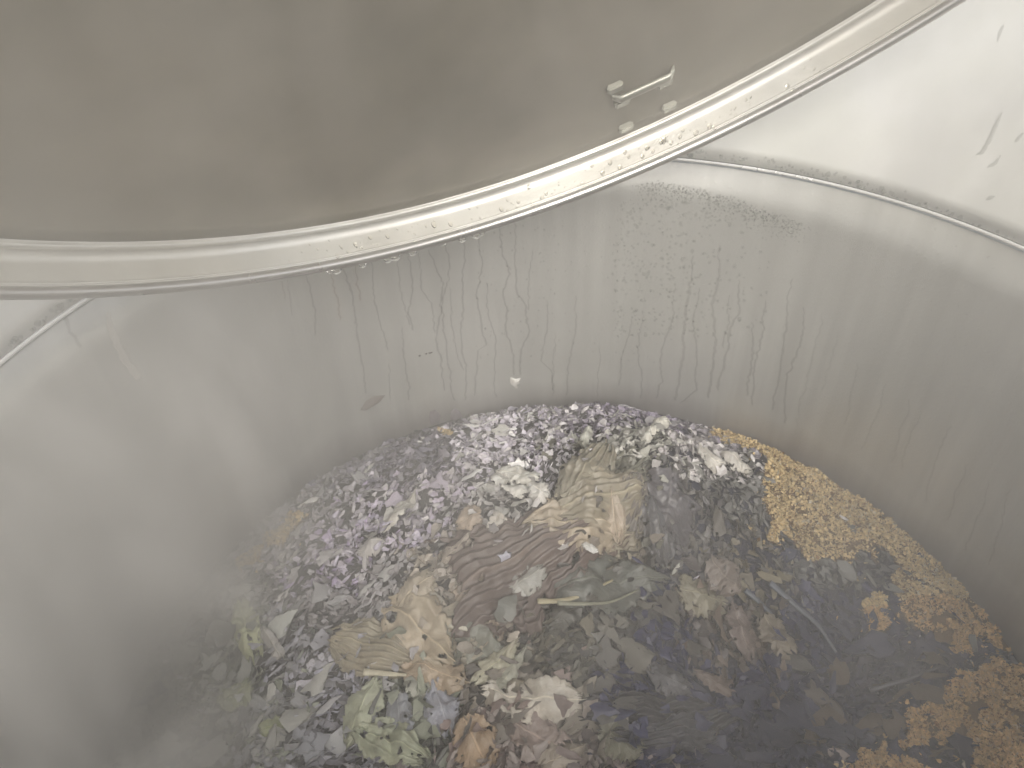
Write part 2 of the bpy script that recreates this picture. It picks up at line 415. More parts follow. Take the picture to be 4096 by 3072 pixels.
# ------------------------------------------------------------------ scrap templates: centre + rings
def template(kind):
    n = 12; V = [(0, 0, 0)]; ph = random.random() * 7
    lobes = [random.uniform(.62, 1.1) for _ in range(n)]
    asp = {'broad': .8, 'long': .34, 'curl': .55, 'strip': .2, 'frill': .75}[kind]
    cu = random.uniform(-1, 1); cv = random.uniform(.1, .55) * random.choice((-1, 1)); tw = random.uniform(-.6, .6)
    if kind == 'curl': cv = random.choice((-1, 1)) * random.uniform(.8, 1.3)
    fr_ = .16 if kind == 'frill' else .07
    for ring in (.5, .82, 1.0):
        for i in range(n):
            a = 2 * math.pi * i / n; rr = ring * (1 if ring < 1 else lobes[i]) * (.5 + .5 * lobes[i])
            x = rr * math.cos(a); y = rr * math.sin(a) * asp * (1 - .35 * x)
            z = .35 * cv * (y / asp)**2 * asp * 1.3 + .18 * cu * x * x + tw * x * y + (fr_ * ring * math.sin(i * 2.4 + ph) if ring > .6 else 0) + random.uniform(-.03, .03)
            V.append((x * .5, y * .5, z * .5))
    Fc = [(0, 1 + i, 1 + (i + 1) % n) for i in range(n)]
    for k in range(2):
        for i in range(n):
            a0 = 1 + k * n + i; a1 = 1 + k * n + (i + 1) % n; Fc.append((a0, a0 + n, a1 + n, a1))
    return np.array(V), Fc
KINDS = ['broad', 'long', 'curl', 'frill', 'long', 'strip']
TEMPL = [(k, *template(k)) for k in KINDS * 6]

def frame(x, y, ang, tilt, roll, g=None):
    gx, gy = g if g else heap_grad(x, y)
    n = Vector((-gx, -gy, 1)).normalized()
    t = Vector((math.cos(ang), math.sin(ang), 0)); t = (t - n * t.dot(n)).normalized(); b = n.cross(t)
    Mx = Matrix((t, b, n)).transposed()
    return Mx @ Matrix.Rotation(tilt, 3, 'Y') @ Matrix.Rotation(roll, 3, 'X')

def scatter(name, items, mat, label, cat):
    """items: (template index, pos, 3x3, size, colour) -> one stuff mesh"""
    Vs, Ls, Ps, Cs = [], [], [], []; off = 0
    loops = []; starts = []; tot = []
    for ti, pos, Mx, s, col in items:
        _, tv, tf = TEMPL[ti]
        v = (tv * s) @ np.array(Mx).T + pos
        Vs.append(v); Cs.append(np.tile((*col, 1), (len(tv), 1)))
        for f in tf:
            loops.extend([q + off for q in f]); tot.append(len(f))
        off += len(tv)
    Vs = np.concatenate(Vs).astype(np.float32); Cs = np.concatenate(Cs).astype(np.float32)
    me = bpy.data.meshes.new(name); me.vertices.add(len(Vs)); me.vertices.foreach_set('co', Vs.ravel())
    me.loops.add(len(loops)); me.loops.foreach_set('vertex_index', np.array(loops, np.int32))
    tot = np.array(tot, np.int32); st = np.concatenate([[0], np.cumsum(tot)[:-1]]).astype(np.int32)
    me.polygons.add(len(tot)); me.polygons.foreach_set('loop_start', st); me.polygons.foreach_set('loop_total', tot)
    me.polygons.foreach_set('use_smooth', np.ones(len(tot), bool)); me.update(); me.validate()
    ca = me.color_attributes.new('tone', 'FLOAT_COLOR', 'POINT'); ca.data.foreach_set('color', Cs.ravel())
    me.materials.append(mat)
    return tag(link(name, me), label, cat, kind='stuff')

SCRAPM = vcol_mat('wet_leaf_scraps', .42, spec=.6, nz=160, bump=.5, dist=.001, mottle=.2)
CHIPM = vcol_mat('wet_fibre_chips', .6, spec=.3, nz=300, bump=.8, dist=.001, mottle=.3)
def rand_disc(rmax):
    while True:
        x, y = rng.uniform(-rmax, rmax, 2)
        if x*x + y*y < rmax*rmax and y > -.36: return x, y
items = []; n = 0
while n < 30000:
    P = CHIPS[int(rng.choice(len(CHIPS), p=[.52, .30, .08, .03, .02, .04, .01]))]
    lo, hi = P.min(0) - .01, P.max(0) + .01
    x, y = rng.uniform(lo, hi)
    if x*x + y*y > (R0 - .006)**2 or y < -.36: continue
    if not chip(x, y, .012 if rng.random() < .96 else .06): continue
    pn = noise.noise((x * 22, y * 22, 4)); n2 = noise.noise((x * 70, y * 70, 14))
    if x > .3 and y < .13 and pn + .6 * n2 < -.30: continue
    if n2 < -.26 and rng.random() < .8: continue
    base = np.array((.76, .60, .33)) * (1 - .28 * max(0, -pn)) + np.array((.06, .05, .05)) * max(0, pn)
    if rng.random() < .12: base = np.array((.34, .21, .10))
    if rng.random() < .05: base = np.array((.66, .60, .48))
    if x > .3 and y < .12: base = base * (.97, .84, .74)
    hh = .006 * max(0, pn + n2 + .5)
    items.append((int(rng.integers(len(TEMPL))), np.array([x, y, heap(x, y) + rng.uniform(0, .005) + hh]), frame(x, y, rng.uniform(0, 6.3), rng.normal(0, .6), rng.normal(0, .6), (0, 0)), rng.uniform(.003, .0075), base * rng.uniform(.8, 1.2))); n += 1
scatter('fibre_chips', items, CHIPM, 'yellow-brown wet fibrous chips banked against the vat wall at the right', 'wood chips')

# ------------------------------------------------------------------ large leaves one can tell apart
def leaf_mat():
    k = NT('wilted_leaf'); oi = k.n('ShaderNodeObjectInfo'); col = oi.outputs['Color']
    uv = k.n('ShaderNodeUVMap'); mp = k.n('ShaderNodeMapping'); k.l(uv.outputs[0], mp.inputs[0])
    nn = k.noise(k.coord(), 55, 4, .6); n2 = k.noise(k.coord(), 18, 2, .5)
    c = k.mixc(k.ramp(nn, [(.35, 0), (.7, 1)]).outputs[0], k.mixc(1.0, col, (.72, .68, .64), 'MULTIPLY'), col)
    c = k.mixc(k.ramp(n2, [(.5, 0), (.75, .55)]).outputs[0], c, k.mixc(1.0, col, (1.35, 1.28, 1.2), 'MULTIPLY'))
    sx = k.n('ShaderNodeSeparateXYZ'); k.l(uv.outputs[0], sx.inputs[0])
    mid = k.ramp(k.math('ABSOLUTE', k.math('SUBTRACT', sx.outputs[1], .5)), [(.008, 1), (.03, 0)]).outputs[0]
    c = k.mixc(k.math('MULTIPLY', mid, .45), c, k.mixc(1.0, col, (1.7, 1.65, 1.5), 'MULTIPLY'))
    k.l(c, k.b.inputs['Base Color']); k.l(k.math('MULTIPLY_ADD', nn, .35, .22, clamp=True), k.b.inputs['Roughness'])
    # side veins in herringbone
    wv = k.math('SINE', k.math('MULTIPLY', k.math('ADD', sx.outputs[0], k.math('MULTIPLY', k.math('ABSOLUTE', k.math('SUBTRACT', sx.outputs[1], .5)), -.9)), 85))
    h = k.math('ADD', k.math('MULTIPLY', wv, .07), k.math('ADD', k.noise(k.coord(), 130, 5, .65), k.math('MULTIPLY', mid, .6)))
    k.bump(h, .7, .0014)
    return k.m
LEAFM = leaf_mat()
def leafmesh(L_, W_, kind='plain', holes=0, curl=.15, ribs=0, bend=0.0, seed=0, shape='lens', crumple=1.0, nu=60, nv=30):
    nv = max(nv, int(ribs * 7)); nu = 60
    rs = random.Random(seed)
    sd = seed * 3.7 + 1
    def outline(u):
        if shape == 'fan': w0 = .30 + .75 * u ** .8
        elif shape == 'oval': w0 = math.sin(math.pi * (u * .92 + .04)) ** .5
        elif shape == 'strip': w0 = min(1, 6 * u + .2, 6 * (1 - u) + .3)
        else: w0 = math.sin(math.pi * (u * .96 + .03)) ** .75
        return w0
    hs_ = [(rs.uniform(.12, .9), rs.uniform(.12, .88), rs.uniform(.012, .045) * (1.6 if rs.random() < .25 else 1)) for _ in range(holes)]
    V = []; UV = []
    for i in range(nu + 1):
        u = i / nu
        e0 = .24 * noise.noise((u * 5, sd, 0)) + .15 * noise.noise((u * 17, sd, 2)) + .10 * noise.noise((u * 45, sd, 2)); e1 = .24 * noise.noise((u * 5, sd, 7)) + .15 * noise.noise((u * 17, sd, 9)) + .10 * noise.noise((u * 45, sd, 9))
        for j in range(nv + 1):
            v = j / nv; t = 2 * v - 1; w0 = outline(u)
            en = .20 * noise.noise((v * 5, sd, 11)) + .12 * noise.noise((v * 18, sd, 13))
            x = (u - .5) * L_ * (1 + (en * 1.5 if u > .5 else -en * 1.2) * abs(u - .5) * 2)
            y = t * W_ / 2 * w0 * (1 + (e0 if t < 0 else e1) * abs(t))
            z = curl * W_ * (t * t - .3) * (.5 + u * .7) + bend * L_ * ((u - .5)**2 - .08)
            if ribs:
                z += .0032 * (1 - 2 * abs(math.sin(t * ribs * math.pi / 2 + (.2 * math.sin(u * 3))))) * min(1, .4 + u)
            z += crumple * (.010 * noise.noise((x * 20, y * 20, sd)) + .0045 * noise.noise((x * 55, y * 55, sd + 5)) + .0018 * noise.noise((x * 140, y * 140, sd + 8)))
            z += crumple * (.009 * (abs(noise.noise((x * 32, y * 32, sd + 20))) - .2) + .005 * (abs(noise.noise((x * 75, y * 75, sd + 30))) - .2))
            V.append((x, y, z)); UV.append((u, v))
    Fc = []
    for i in range(nu):
        for j in range(nv):
            u, v = (i + .5) / nu, (j + .5) / nv
            if any(((u - a)**2 + ((v - b) * W_ / L_)**2) < r * r for a, b, r in hs_): continue
            eg = min(v, 1 - v, u * 1.5, (1 - u) * 1.5)
            if eg < .22 and noise.noise((u * 11, v * 11 * W_ / L_ + sd, 41)) > .06 + eg * 2.4: continue
            if (i == 0 or i == nu - 1 or j == 0 or j == nv - 1) and rs.random() < .12: continue
            a0 = i * (nv + 1) + j; Fc.append((a0, a0 + nv + 1, a0 + nv + 2, a0 + 1))
    me = mesh('leaf', V, Fc, LEAFM)
    ul = me.uv_layers.new(name='UVMap'); idx = np.empty(len(me.loops), np.int32); me.loops.foreach_get('vertex_index', idx)
    ul.data.foreach_set('uv', np.array(UV, np.float32)[idx].ravel())
    return me
def settle(me, Mx, pos, lift):
    """drape: lift each vertex with the heap below it so the leaf rests on the heap"""
    co_ = np.empty(len(me.vertices) * 3, np.float32); me.vertices.foreach_get('co', co_); co_ = co_.reshape(-1, 3)
    A = np.array(Mx); Wd = co_ @ A.T + pos
    for i in range(len(Wd)):
        rr = math.hypot(Wd[i, 0], Wd[i, 1]); k = (R0 - .004) / rr if rr > R0 - .004 else 1
        Wd[i, 0] *= k; Wd[i, 1] *= k
        g = heap(Wd[i, 0], Wd[i, 1]); Wd[i, 2] = g + lift + (co_[i, 2]) * .9
    for q in Wd:
        gk = (int(q[0] / .005), int(q[1] / .005))
        if q[2] > TOP.get(gk, -9): TOP[gk] = q[2]
    me.vertices.foreach_set('co', (Wd - pos).astype(np.float32).ravel()); me.update()
def two(p, q):
    a, b = at(*p), at(*q)
    for _ in range(2):
        a = at(p[0], p[1], heap(a[0], a[1]) + .012); b = at(q[0], q[1], heap(b[0], b[1]) + .012)
    return a, b
HERO = []; TOP = {}
def hero(p, q, wpx, col, label, name='wilted_leaf', cat='leaf', lift=.008, **kw):
    a, b = two(p, q); L_ = math.hypot(b[0] - a[0], b[1] - a[1]); m = (a + b) / 2
    dist_ = np.linalg.norm(m - CP); dx, dy = q[0] - p[0], q[1] - p[1]; l2 = math.hypot(dx, dy)
    s0 = at(p[0]/2 + q[0]/2 - dy / l2 * wpx / 2, p[1]/2 + q[1]/2 + dx / l2 * wpx / 2, m[2]); s1 = at(p[0]/2 + q[0]/2 + dy / l2 * wpx / 2, p[1]/2 + q[1]/2 - dx / l2 * wpx / 2, m[2])
    ax_ = (b - a)[:2] / L_; pr = np.array([-ax_[1], ax_[0]])
    W_ = abs((s1 - s0)[:2] @ pr)
    i = len(HERO)
    me = leafmesh(L_ * 1.08, W_ * 1.1, seed=i + 1, **kw)
    pos = np.array([m[0], m[1], heap(m[0], m[1]) + lift])
    ang = math.atan2(ax_[1], ax_[0]); Mx = Matrix.Rotation(ang, 3, 'Z')
    settle(me, Mx, pos, lift)
    gm = sum(col) / 3; col = tuple(gm + (c - gm) * .72 for c in col)
    o = link(name, me, None, pos); o.color = (*col, 1)
    sm = o.modifiers.new('thickness', 'SOLIDIFY'); sm.thickness = .0006
    tag(o, label, cat); HERO.append((pos, p, q, label)); return o
def stalk(pts, rad, col, label=None, parent=None, name='leaf_stalk', lift=.014):
    P = [];
    for (px, py) in pts:
        a = at(px, py)
        for _ in range(2): a = at(px, py, heap(a[0], a[1]) + lift)
        P.append(Vector(a))
    # smooth resample
    Q = []
    for i in range(len(P) - 1):
        p0, p1, p2, p3 = P[max(0, i-1)], P[i], P[i+1], P[min(len(P)-1, i+2)]
        for k in range(8):
            t = k / 8; Q.append(.5 * ((2*p1) + (p2 - p0)*t + (2*p0 - 5*p1 + 4*p2 - p3)*t*t + (3*p1 - p0 - 3*p2 + p3)*t**3))
    Q.append(P[-1]); c0 = Q[len(Q)//2].copy()
    V = []; Fc = []; n = 8
    for i, q in enumerate(Q):
        d = (Q[min(i+1, len(Q)-1)] - Q[max(0, i-1)]).normalized(); s = d.cross(Vector((0, 0, 1))).normalized(); u = s.cross(d)
        t = i / (len(Q) - 1); r = rad * (1.15 - .75 * t) * (1 + .15 * noise.noise((t * 9, rad * 999, 0)))
        for j in range(n):
            a = 2*math.pi*j/n; V.append(q + s * r * math.cos(a) + u * r * .6 * math.sin(a) - c0)
    for i in range(len(Q) - 1):
        for j in range(n): Fc.append((i*n+j, i*n+(j+1) % n, (i+1)*n+(j+1) % n, (i+1)*n+j))
    Fc += [tuple(range(n))[::-1], tuple(range((len(Q)-1)*n, len(Q)*n))]
    me = mesh('stalk', V, Fc, STALKM)
    if parent is not None:
        o = link('midrib', me, parent, c0 - Vector(parent.location))
    else:
        o = link(name, me, None, c0); tag(o, label, 'leaf stalk'); HERO.append((np.array(c0), pts[0], pts[-1], label))
    o.color = (*col, 1); return o
STALKM = vcol_mat('wet_stalk', .4, spec=.6, nz=120, bump=.4, dist=.001, mottle=.2, attr=False)

hero((2430, 2120), (1850, 2370), 400, (.155, .112, .10), 'large mauve-brown ribbed leaf fanned open across the middle of the heap', shape='fan', ribs=13, curl=-.10, bend=-.10, lift=.026, crumple=.45)
hero((2130, 2320), (1900, 2470), 230, (.42, .33, .25), 'tan pleated leaf end spreading out below the large brown fan leaf', shape='fan', ribs=9, curl=-.05, bend=-.2, lift=.014, crumple=.5)
hero((2250, 2080), (2560, 2010), 290, (.30, .265, .19), 'olive-tan pleated leaf standing on the rise behind the brown fan leaf', shape='oval', ribs=12, curl=-.22, bend=-.2, lift=.028)
hero((2270, 2040), (2420, 1840), 170, (.26, .24, .18), 'grey-olive folded leaf leaning up beneath the white scraps', shape='oval', ribs=6, curl=-.2, bend=-.2, lift=.03)
hero((2130, 2130), (2480, 2190), 170, (.42, .35, .25), 'light tan veined leaf lying right of the brown fan leaf', shape='lens', ribs=5, curl=-.15, holes=3, lift=.026)
hero((2440, 2040), (2460, 2230), 110, (.45, .37, .28), 'pale tan trumpet-shaped leaf fold above the forked dark leaf', shape='lens', ribs=3, curl=-.3, lift=.034)
hero((1345, 2560), (1640, 2650), 200, (.34, .30, .21), 'olive-tan pleated leaf with its ridges running lengthwise, left of the holed tan leaf', shape='oval', ribs=9, curl=-.2, bend=-.15, lift=.022, crumple=.6)
hero((1560, 2440), (1800, 2650), 210, (.46, .38, .26), 'yellow-tan leaf with small round holes near the middle left', shape='oval', ribs=3, holes=5, curl=-.1, lift=.020)
hero((1620, 2660), (1850, 2740), 110, (.42, .32, .21), 'ochre torn leaf edge folded below the holed tan leaf', shape='strip', curl=-.2, lift=.020)
hero((1600, 2440), (1730, 2330), 120, (.42, .36, .27), 'beige crumpled leaf lobe above the holed tan leaf', shape='oval', curl=-.25, holes=1, lift=.020)
hero((1770, 2540), (2030, 2680), 160, (.24, .25, .21), 'grey-green leaf with a ragged pale edge beside the rolled pale stalk', shape='lens', holes=2, curl=-.15, lift=.018)
hero((1900, 2740), (2060, 2600), 85, (.50, .49, .36), 'pale yellow-green curled leaf slanting up right of the grey-green leaf', shape='lens', curl=-.35, lift=.024)
hero((1980, 2780), (2095, 2630), 55, (.40, .41, .33), 'narrow sage leaf tip lying parallel to the pale yellow-green one', shape='lens', curl=-.3, lift=.022)
hero((1960, 2790), (2320, 2830), 140, (.62, .58, .50), 'broad cream leaf with dark holes at the bottom centre', shape='oval', holes=5, curl=-.12, lift=.024)
hero((1510, 2740), (1400, 2980), 130, (.42, .46, .32), 'sage-green leaf pointing down at the bottom left of the tan leaves', shape='lens', holes=3, curl=-.15, lift=.022)
hero((1440, 2930), (1690, 3050), 150, (.40, .44, .30), 'holed light green leaf lying on the bottom edge', shape='oval', holes=6, ribs=4, curl=-.1, lift=.024)
hero((1590, 2780), (1610, 2990), 110, (.27, .29, .34), 'slate-blue limp leaf hanging between two green leaves', shape='oval', curl=-.2, holes=2, lift=.020)
hero((1740, 2760), (1800, 2940), 130, (.33, .35, .44), 'blue-grey wrinkled leaf right of the slate-blue one', shape='oval', curl=-.15, crumple=1.6, lift=.022)
hero((1640, 2690), (1720, 2770), 120, (.42, .44, .38), 'pale grey-green rounded leaf under the rolled stalk', shape='oval', holes=2, curl=-.1, lift=.014)
hero((1860, 2900), (1950, 3080), 170, (.47, .33, .20), 'orange-tan leaf at the bottom edge below the blue-grey leaf', shape='oval', curl=-.1, holes=2, lift=.022)
hero((2050, 2900), (2260, 3010), 170, (.38, .29, .26), 'pinkish-brown leaf with a dark hollow under the cream leaf', shape='oval', holes=4, curl=-.12, lift=.020)
hero((2170, 3080), (2330, 3000), 130, (.42, .36, .29), 'dusty beige leaf on the bottom edge right of the pinkish one', shape='lens', curl=-.2, lift=.024)
hero((2400, 2930), (2560, 3000), 130, (.19, .19, .13), 'dull olive leaf in shade near the bottom edge', shape='oval', curl=-.15, lift=.018)
hero((2480, 2960), (2840, 2940), 150, (.075, .075, .095), 'big blue-black leaf with a straight lower edge', shape='fan', ribs=5, curl=-.1, lift=.020)
hero((2280, 2860), (2880, 2860), 130, (.06, .058, .07), 'long dark pleated leaf lying level across the shaded lower heap', shape='strip', ribs=7, curl=-.1, lift=.018)
fl = hero((2150, 2410), (2640, 2330), 170, (.13, .14, .125), 'dark green leaf with a pale forked midrib below the tan leaves', shape='lens', curl=-.1, lift=.020)
stalk([(2150, 2405), (2260, 2400), (2360, 2365), (2450, 2320)], .0035, (.40, .36, .24), parent=fl, lift=.031)
stalk([(2230, 2412), (2350, 2415), (2450, 2405), (2550, 2360)], .0028, (.26, .26, .20), parent=fl, lift=.030)
pk = hero((2690, 1900), (2650, 2180), 230, (.10, .095, .115), 'glossy purple-black leaf draped over the right side of the rise', shape='oval', curl=-.25, bend=-.1, crumple=1.5, lift=.028)
hero((2610, 2060), (2650, 2290), 130, (.10, .10, .115), 'slick dark grey leaf with wet highlights under the purple-black one', shape='lens', ribs=4, curl=-.3, lift=.032)
hero((2560, 1960), (2480, 2130), 150, (.17, .155, .145), 'brown-grey pleated leaf between the olive-tan and purple-black leaves', shape='fan', ribs=8, curl=-.1, lift=.030)
hero((2720, 2360), (2890, 2430), 130, (.24, .22, .15), 'olive-brown rounded leaf in the dark right of the forked leaf', shape='oval', curl=-.15, holes=1, lift=.018)
hero((2840, 2260), (2950, 2380), 110, (.20, .16, .14), 'brown leaf lobe above the olive-brown rounded leaf', shape='oval', curl=-.15, lift=.022)
hero((2930, 2430), (3000, 2620), 110, (.20, .15, .14), 'reddish-brown limp leaf in the shaded right half', shape='lens', curl=-.2, lift=.020)
hero((3050, 2480), (3160, 2620), 120, (.22, .18, .13), 'dull tan leaf beside the reddish-brown limp leaf', shape='oval', curl=-.2, lift=.022)
hero((2780, 2700), (2920, 2760), 80, (.18, .13, .11), 'rust-brown torn leaf low in the shaded heap', shape='fan', curl=-.2, lift=.020)
hero((2600, 2680), (2760, 2760), 120, (.10, .10, .12), 'dark slate leaf left of the rust-brown torn one', shape='oval', curl=-.1, lift=.016)
hero((2200, 2500), (2330, 2420), 90, (.10, .10, .09), 'small dark leaf under the forked midrib', shape='lens', curl=-.2, lift=.014)
hero((960, 2420), (1030, 2640), 110, (.40, .44, .23), 'yellow-green crumpled leaf standing in the left of the heap', shape='oval', curl=-.25, crumple=1.6, holes=2, lift=.018)
hero((650, 2500), (780, 2440), 110, (.22, .24, .18), 'dim grey-green leaf half lost in steam at the far left', shape='oval', curl=-.2, lift=.018)
hero((1130, 2640), (1060, 2530), 50, (.36, .35, .34), 'pale bent leaf sliver over a dark hollow at the left', shape='strip', curl=-.3, lift=.020)
hero((890, 2830), (1000, 2740), 90, (.34, .38, .20), 'yellow-green leaf bit at the lower left', shape='oval', curl=-.25, crumple=1.5, lift=.018)
hero((1040, 2920), (1140, 2880), 70, (.36, .42, .16), 'bright green leaf bit low among grey scraps', shape='oval', curl=-.25, lift=.016)
hero((1660, 2000), (1545, 2140), 65, (.52, .51, .47), 'long pale leaf lying on the lilac-grey scraps', shape='lens', curl=-.2, lift=.022)
hero((1990, 1900), (2150, 1945), 60, (.58, .58, .54), 'long whitish leaf strip below the white scraps', shape='strip', curl=-.3, lift=.022)
hero((1970, 1925), (2110, 1990), 60, (.60, .60, .57), 'second whitish strip just below the longest one', shape='strip', curl=-.25, holes=1, lift=.020)
hero((1205, 2030), (1275, 2015), 50, (.70, .69, .68), 'white rounded scrap on the left rim of the heap', shape='oval', curl=-.15, lift=.020)
hero((2125, 1985), (2190, 2010), 60, (.56, .56, .54), 'crisp white crumpled scrap above the brown fan leaf', shape='oval', curl=-.2, crumple=1.6, lift=.026)
hero((1960, 2160), (2005, 2095), 60, (.60, .57, .52), 'pale triangular flap raised at the top edge of the brown fan leaf', shape='fan', curl=-.3, lift=.034)
hero((2330, 1800), (2355, 1735), 40, (.46, .48, .43), 'upright pale green-white leaf at the back of the heap', shape='lens', curl=-.3, lift=.014)
hero((2570, 1820), (2645, 1740), 75, (.62, .62, .56), 'folded whitish leaf right of the upright one', shape='fan', curl=-.3, lift=.024)
hero((2790, 1830), (2890, 1880), 80, (.56, .55, .52), 'whitish leaf cluster piece left of the chips', shape='oval', curl=-.25, crumple=1.5, lift=.022)
hero((2880, 1850), (2990, 1900), 60, (.52, .51, .48), 'grey-white torn leaf nearest the yellow chips', shape='lens', curl=-.25, crumple=1.4, lift=.022)
hero((1440, 2210), (1540, 2180), 60, (.44, .43, .43), 'grey curled leaf on the left slope of the heap', shape='lens', curl=-.35, lift=.018)
hero((1780, 2260), (1880, 2150), 80, (.46, .40, .34), 'pale brown leaf touching the left tip of the brown fan leaf', shape='lens', curl=-.3, lift=.022)
hero((1830, 2100), (1920, 2040), 90, (.42, .33, .25), 'tan leaf piece above the left side of the brown fan leaf', shape='oval', curl=-.2, lift=.018)
hero((2050, 2385), (2170, 2345), 75, (.40, .41, .39), 'light grey leaf below the brown fan leaf', shape='oval', curl=-.25, lift=.030)
hero((2060, 2400), (2140, 2350), 60, (.46, .47, .46), 'crinkled silver-grey leaf bit left of the forked midrib', shape='lens', curl=-.25, lift=.030)
hero((2330, 2250), (2385, 2262), 26, (.72, .74, .74), 'small white shred on the dark leaves right of the brown fan leaf', shape='oval', curl=-.2, lift=.036)
stalk([(1456, 2688), (1540, 2694), (1625, 2700)], .0042, (.58, .54, .42), 'straight pale leaf stalk under the pleated olive-tan leaf', lift=.024)
stalk([(1779, 2490), (1840, 2506), (1910, 2530)], .0055, (.56, .54, .46), 'rolled pale stalk above the grey-green leaf', lift=.026)
stalk([(3080, 2330), (3180, 2420), (3270, 2500), (3345, 2610)], .0045, (.10, .115, .155), 'long bluish stalk curving through the dark right side', lift=.018)
stalk([(2980, 2360), (3050, 2420), (3120, 2500)], .004, (.09, .105, .135), 'short bluish stalk left of the long curving one', lift=.018)
stalk([(3480, 2760), (3620, 2720), (3800, 2650)], .0028, (.06, .06, .085), 'thin dark stalk reaching towards the lower chips', lift=.012)

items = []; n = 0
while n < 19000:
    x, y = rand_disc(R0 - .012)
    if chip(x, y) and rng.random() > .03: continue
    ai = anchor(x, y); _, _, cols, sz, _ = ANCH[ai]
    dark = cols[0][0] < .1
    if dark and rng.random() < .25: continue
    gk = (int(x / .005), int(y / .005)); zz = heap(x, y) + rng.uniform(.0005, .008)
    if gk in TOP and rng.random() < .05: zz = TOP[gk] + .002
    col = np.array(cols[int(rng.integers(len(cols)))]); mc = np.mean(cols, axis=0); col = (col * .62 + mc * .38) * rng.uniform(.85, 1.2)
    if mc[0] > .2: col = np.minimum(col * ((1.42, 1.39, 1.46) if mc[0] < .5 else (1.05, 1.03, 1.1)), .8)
    elif mc[0] < .085: col = col * (.42, .46, 1.25)  # darkest litter pushed to blue-black: bluish shade put into its colour
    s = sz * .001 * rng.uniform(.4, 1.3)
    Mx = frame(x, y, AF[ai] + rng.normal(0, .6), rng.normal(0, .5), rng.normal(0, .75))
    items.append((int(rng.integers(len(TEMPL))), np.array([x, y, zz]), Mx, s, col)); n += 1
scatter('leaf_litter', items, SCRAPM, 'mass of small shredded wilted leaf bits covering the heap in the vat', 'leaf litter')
# ------------------------------------------------------------------ medium scraps: objects of their own
COLN = [((.7, .7, .7), 'white'), ((.5, .5, .48), 'pale grey'), ((.36, .36, .36), 'grey'), ((.38, .34, .44), 'lilac-grey'), ((.2, .2, .2), 'dark grey'), ((.10, .10, .11), 'charcoal'),
        ((.34, .30, .22), 'tan'), ((.24, .25, .18), 'olive'), ((.2, .15, .12), 'brown'), ((.15, .13, .18), 'dark purple'), ((.06, .06, .08), 'blue-black'), ((.34, .36, .42), 'blue-grey'), ((.4, .42, .3), 'sage green')]
def cname(c):
    return min(COLN, key=lambda q: sum((a - b)**2 for a, b in zip(q[0], c)) / (sum(q[0]) + .1))[1]
tmesh = []
OBJM = vcol_mat('wilted_scrap', .40, spec=.6, nz=110, bump=.5, dist=.0012, mottle=.22, attr=False)
for k, tv, tf in TEMPL:
    # finer version of the template by one subdivision surface level
    tm = mesh('scrap', tv, tf, OBJM); tmesh.append((k, tm))
KN = {'broad': 'broad', 'long': 'narrow', 'curl': 'curled', 'strip': 'thin strip-like', 'frill': 'frilled'}
LAND = {}
used = {}
shortn = lambda L_: L_.split(' with ')[0].split(' lying ')[0].split(' on the ')[0].split(' below ')[0].split(' above ')[0].split(' beside ')[0].split(' between ')[0].split(' right of ')[0].split(' left of ')[0].split(' under ')[0].split(' at the ')[0].split(' near ')[0].split(' standing ')[0].split(' in the ')[0].split(' in shade')[0].split(' low ')[0].split(' fanned ')[0].split(' draped ')[0].split(' hanging ')[0].split(' folded ')[0].split(' pointing ')[0].split(' slanting ')[0].split(' leaning ')[0].split(' raised ')[0].split(' half ')[0].split(' touching ')[0].split(' nearest ')[0].split(' through ')[0].split(' over ')[0].split(' reaching ')[0].split(' curving ')[0].split(' spreading ')[0].split(' just ')[0]
HP = pix(np.array([h[0] for h in HERO])); HN = [shortn(h[3]) for h in HERO]
pending = []
tries = 0
while len(pending) < 225 and tries < 6000:
    tries += 1
    px, py = rng.uniform(500, 3900), rng.uniform(1640, 3060)
    p = at(px, py)
    if math.hypot(p[0], p[1]) > R0 - .03 or chip(p[0], p[1], .0): continue
    if any(abs(px - q[0]) + abs(py - q[1]) < 55 for q in pending): continue
    hd = np.abs(HP - (px, py)).sum(1)
    if hd.min() < 70: continue
    ai = anchor(p[0], p[1]); _, _, cols, sz, _ = ANCH[ai]
    col = np.array(max(cols, key=lambda c: c[0] + rng.uniform(0, .2))) * rng.uniform(.9, 1.15)
    ti = int(rng.integers(len(TEMPL))); s = sz * .001 * rng.uniform(1.5, 2.5)
    if col[0] < .085: col = col * (.6, .65, 1.3)  # same bluish shade put into the colour of the darkest scraps
    elif px < 2000: col = np.minimum(col * 1.2, .8)
    pending.append((px, py, p, ai, col, ti, s))
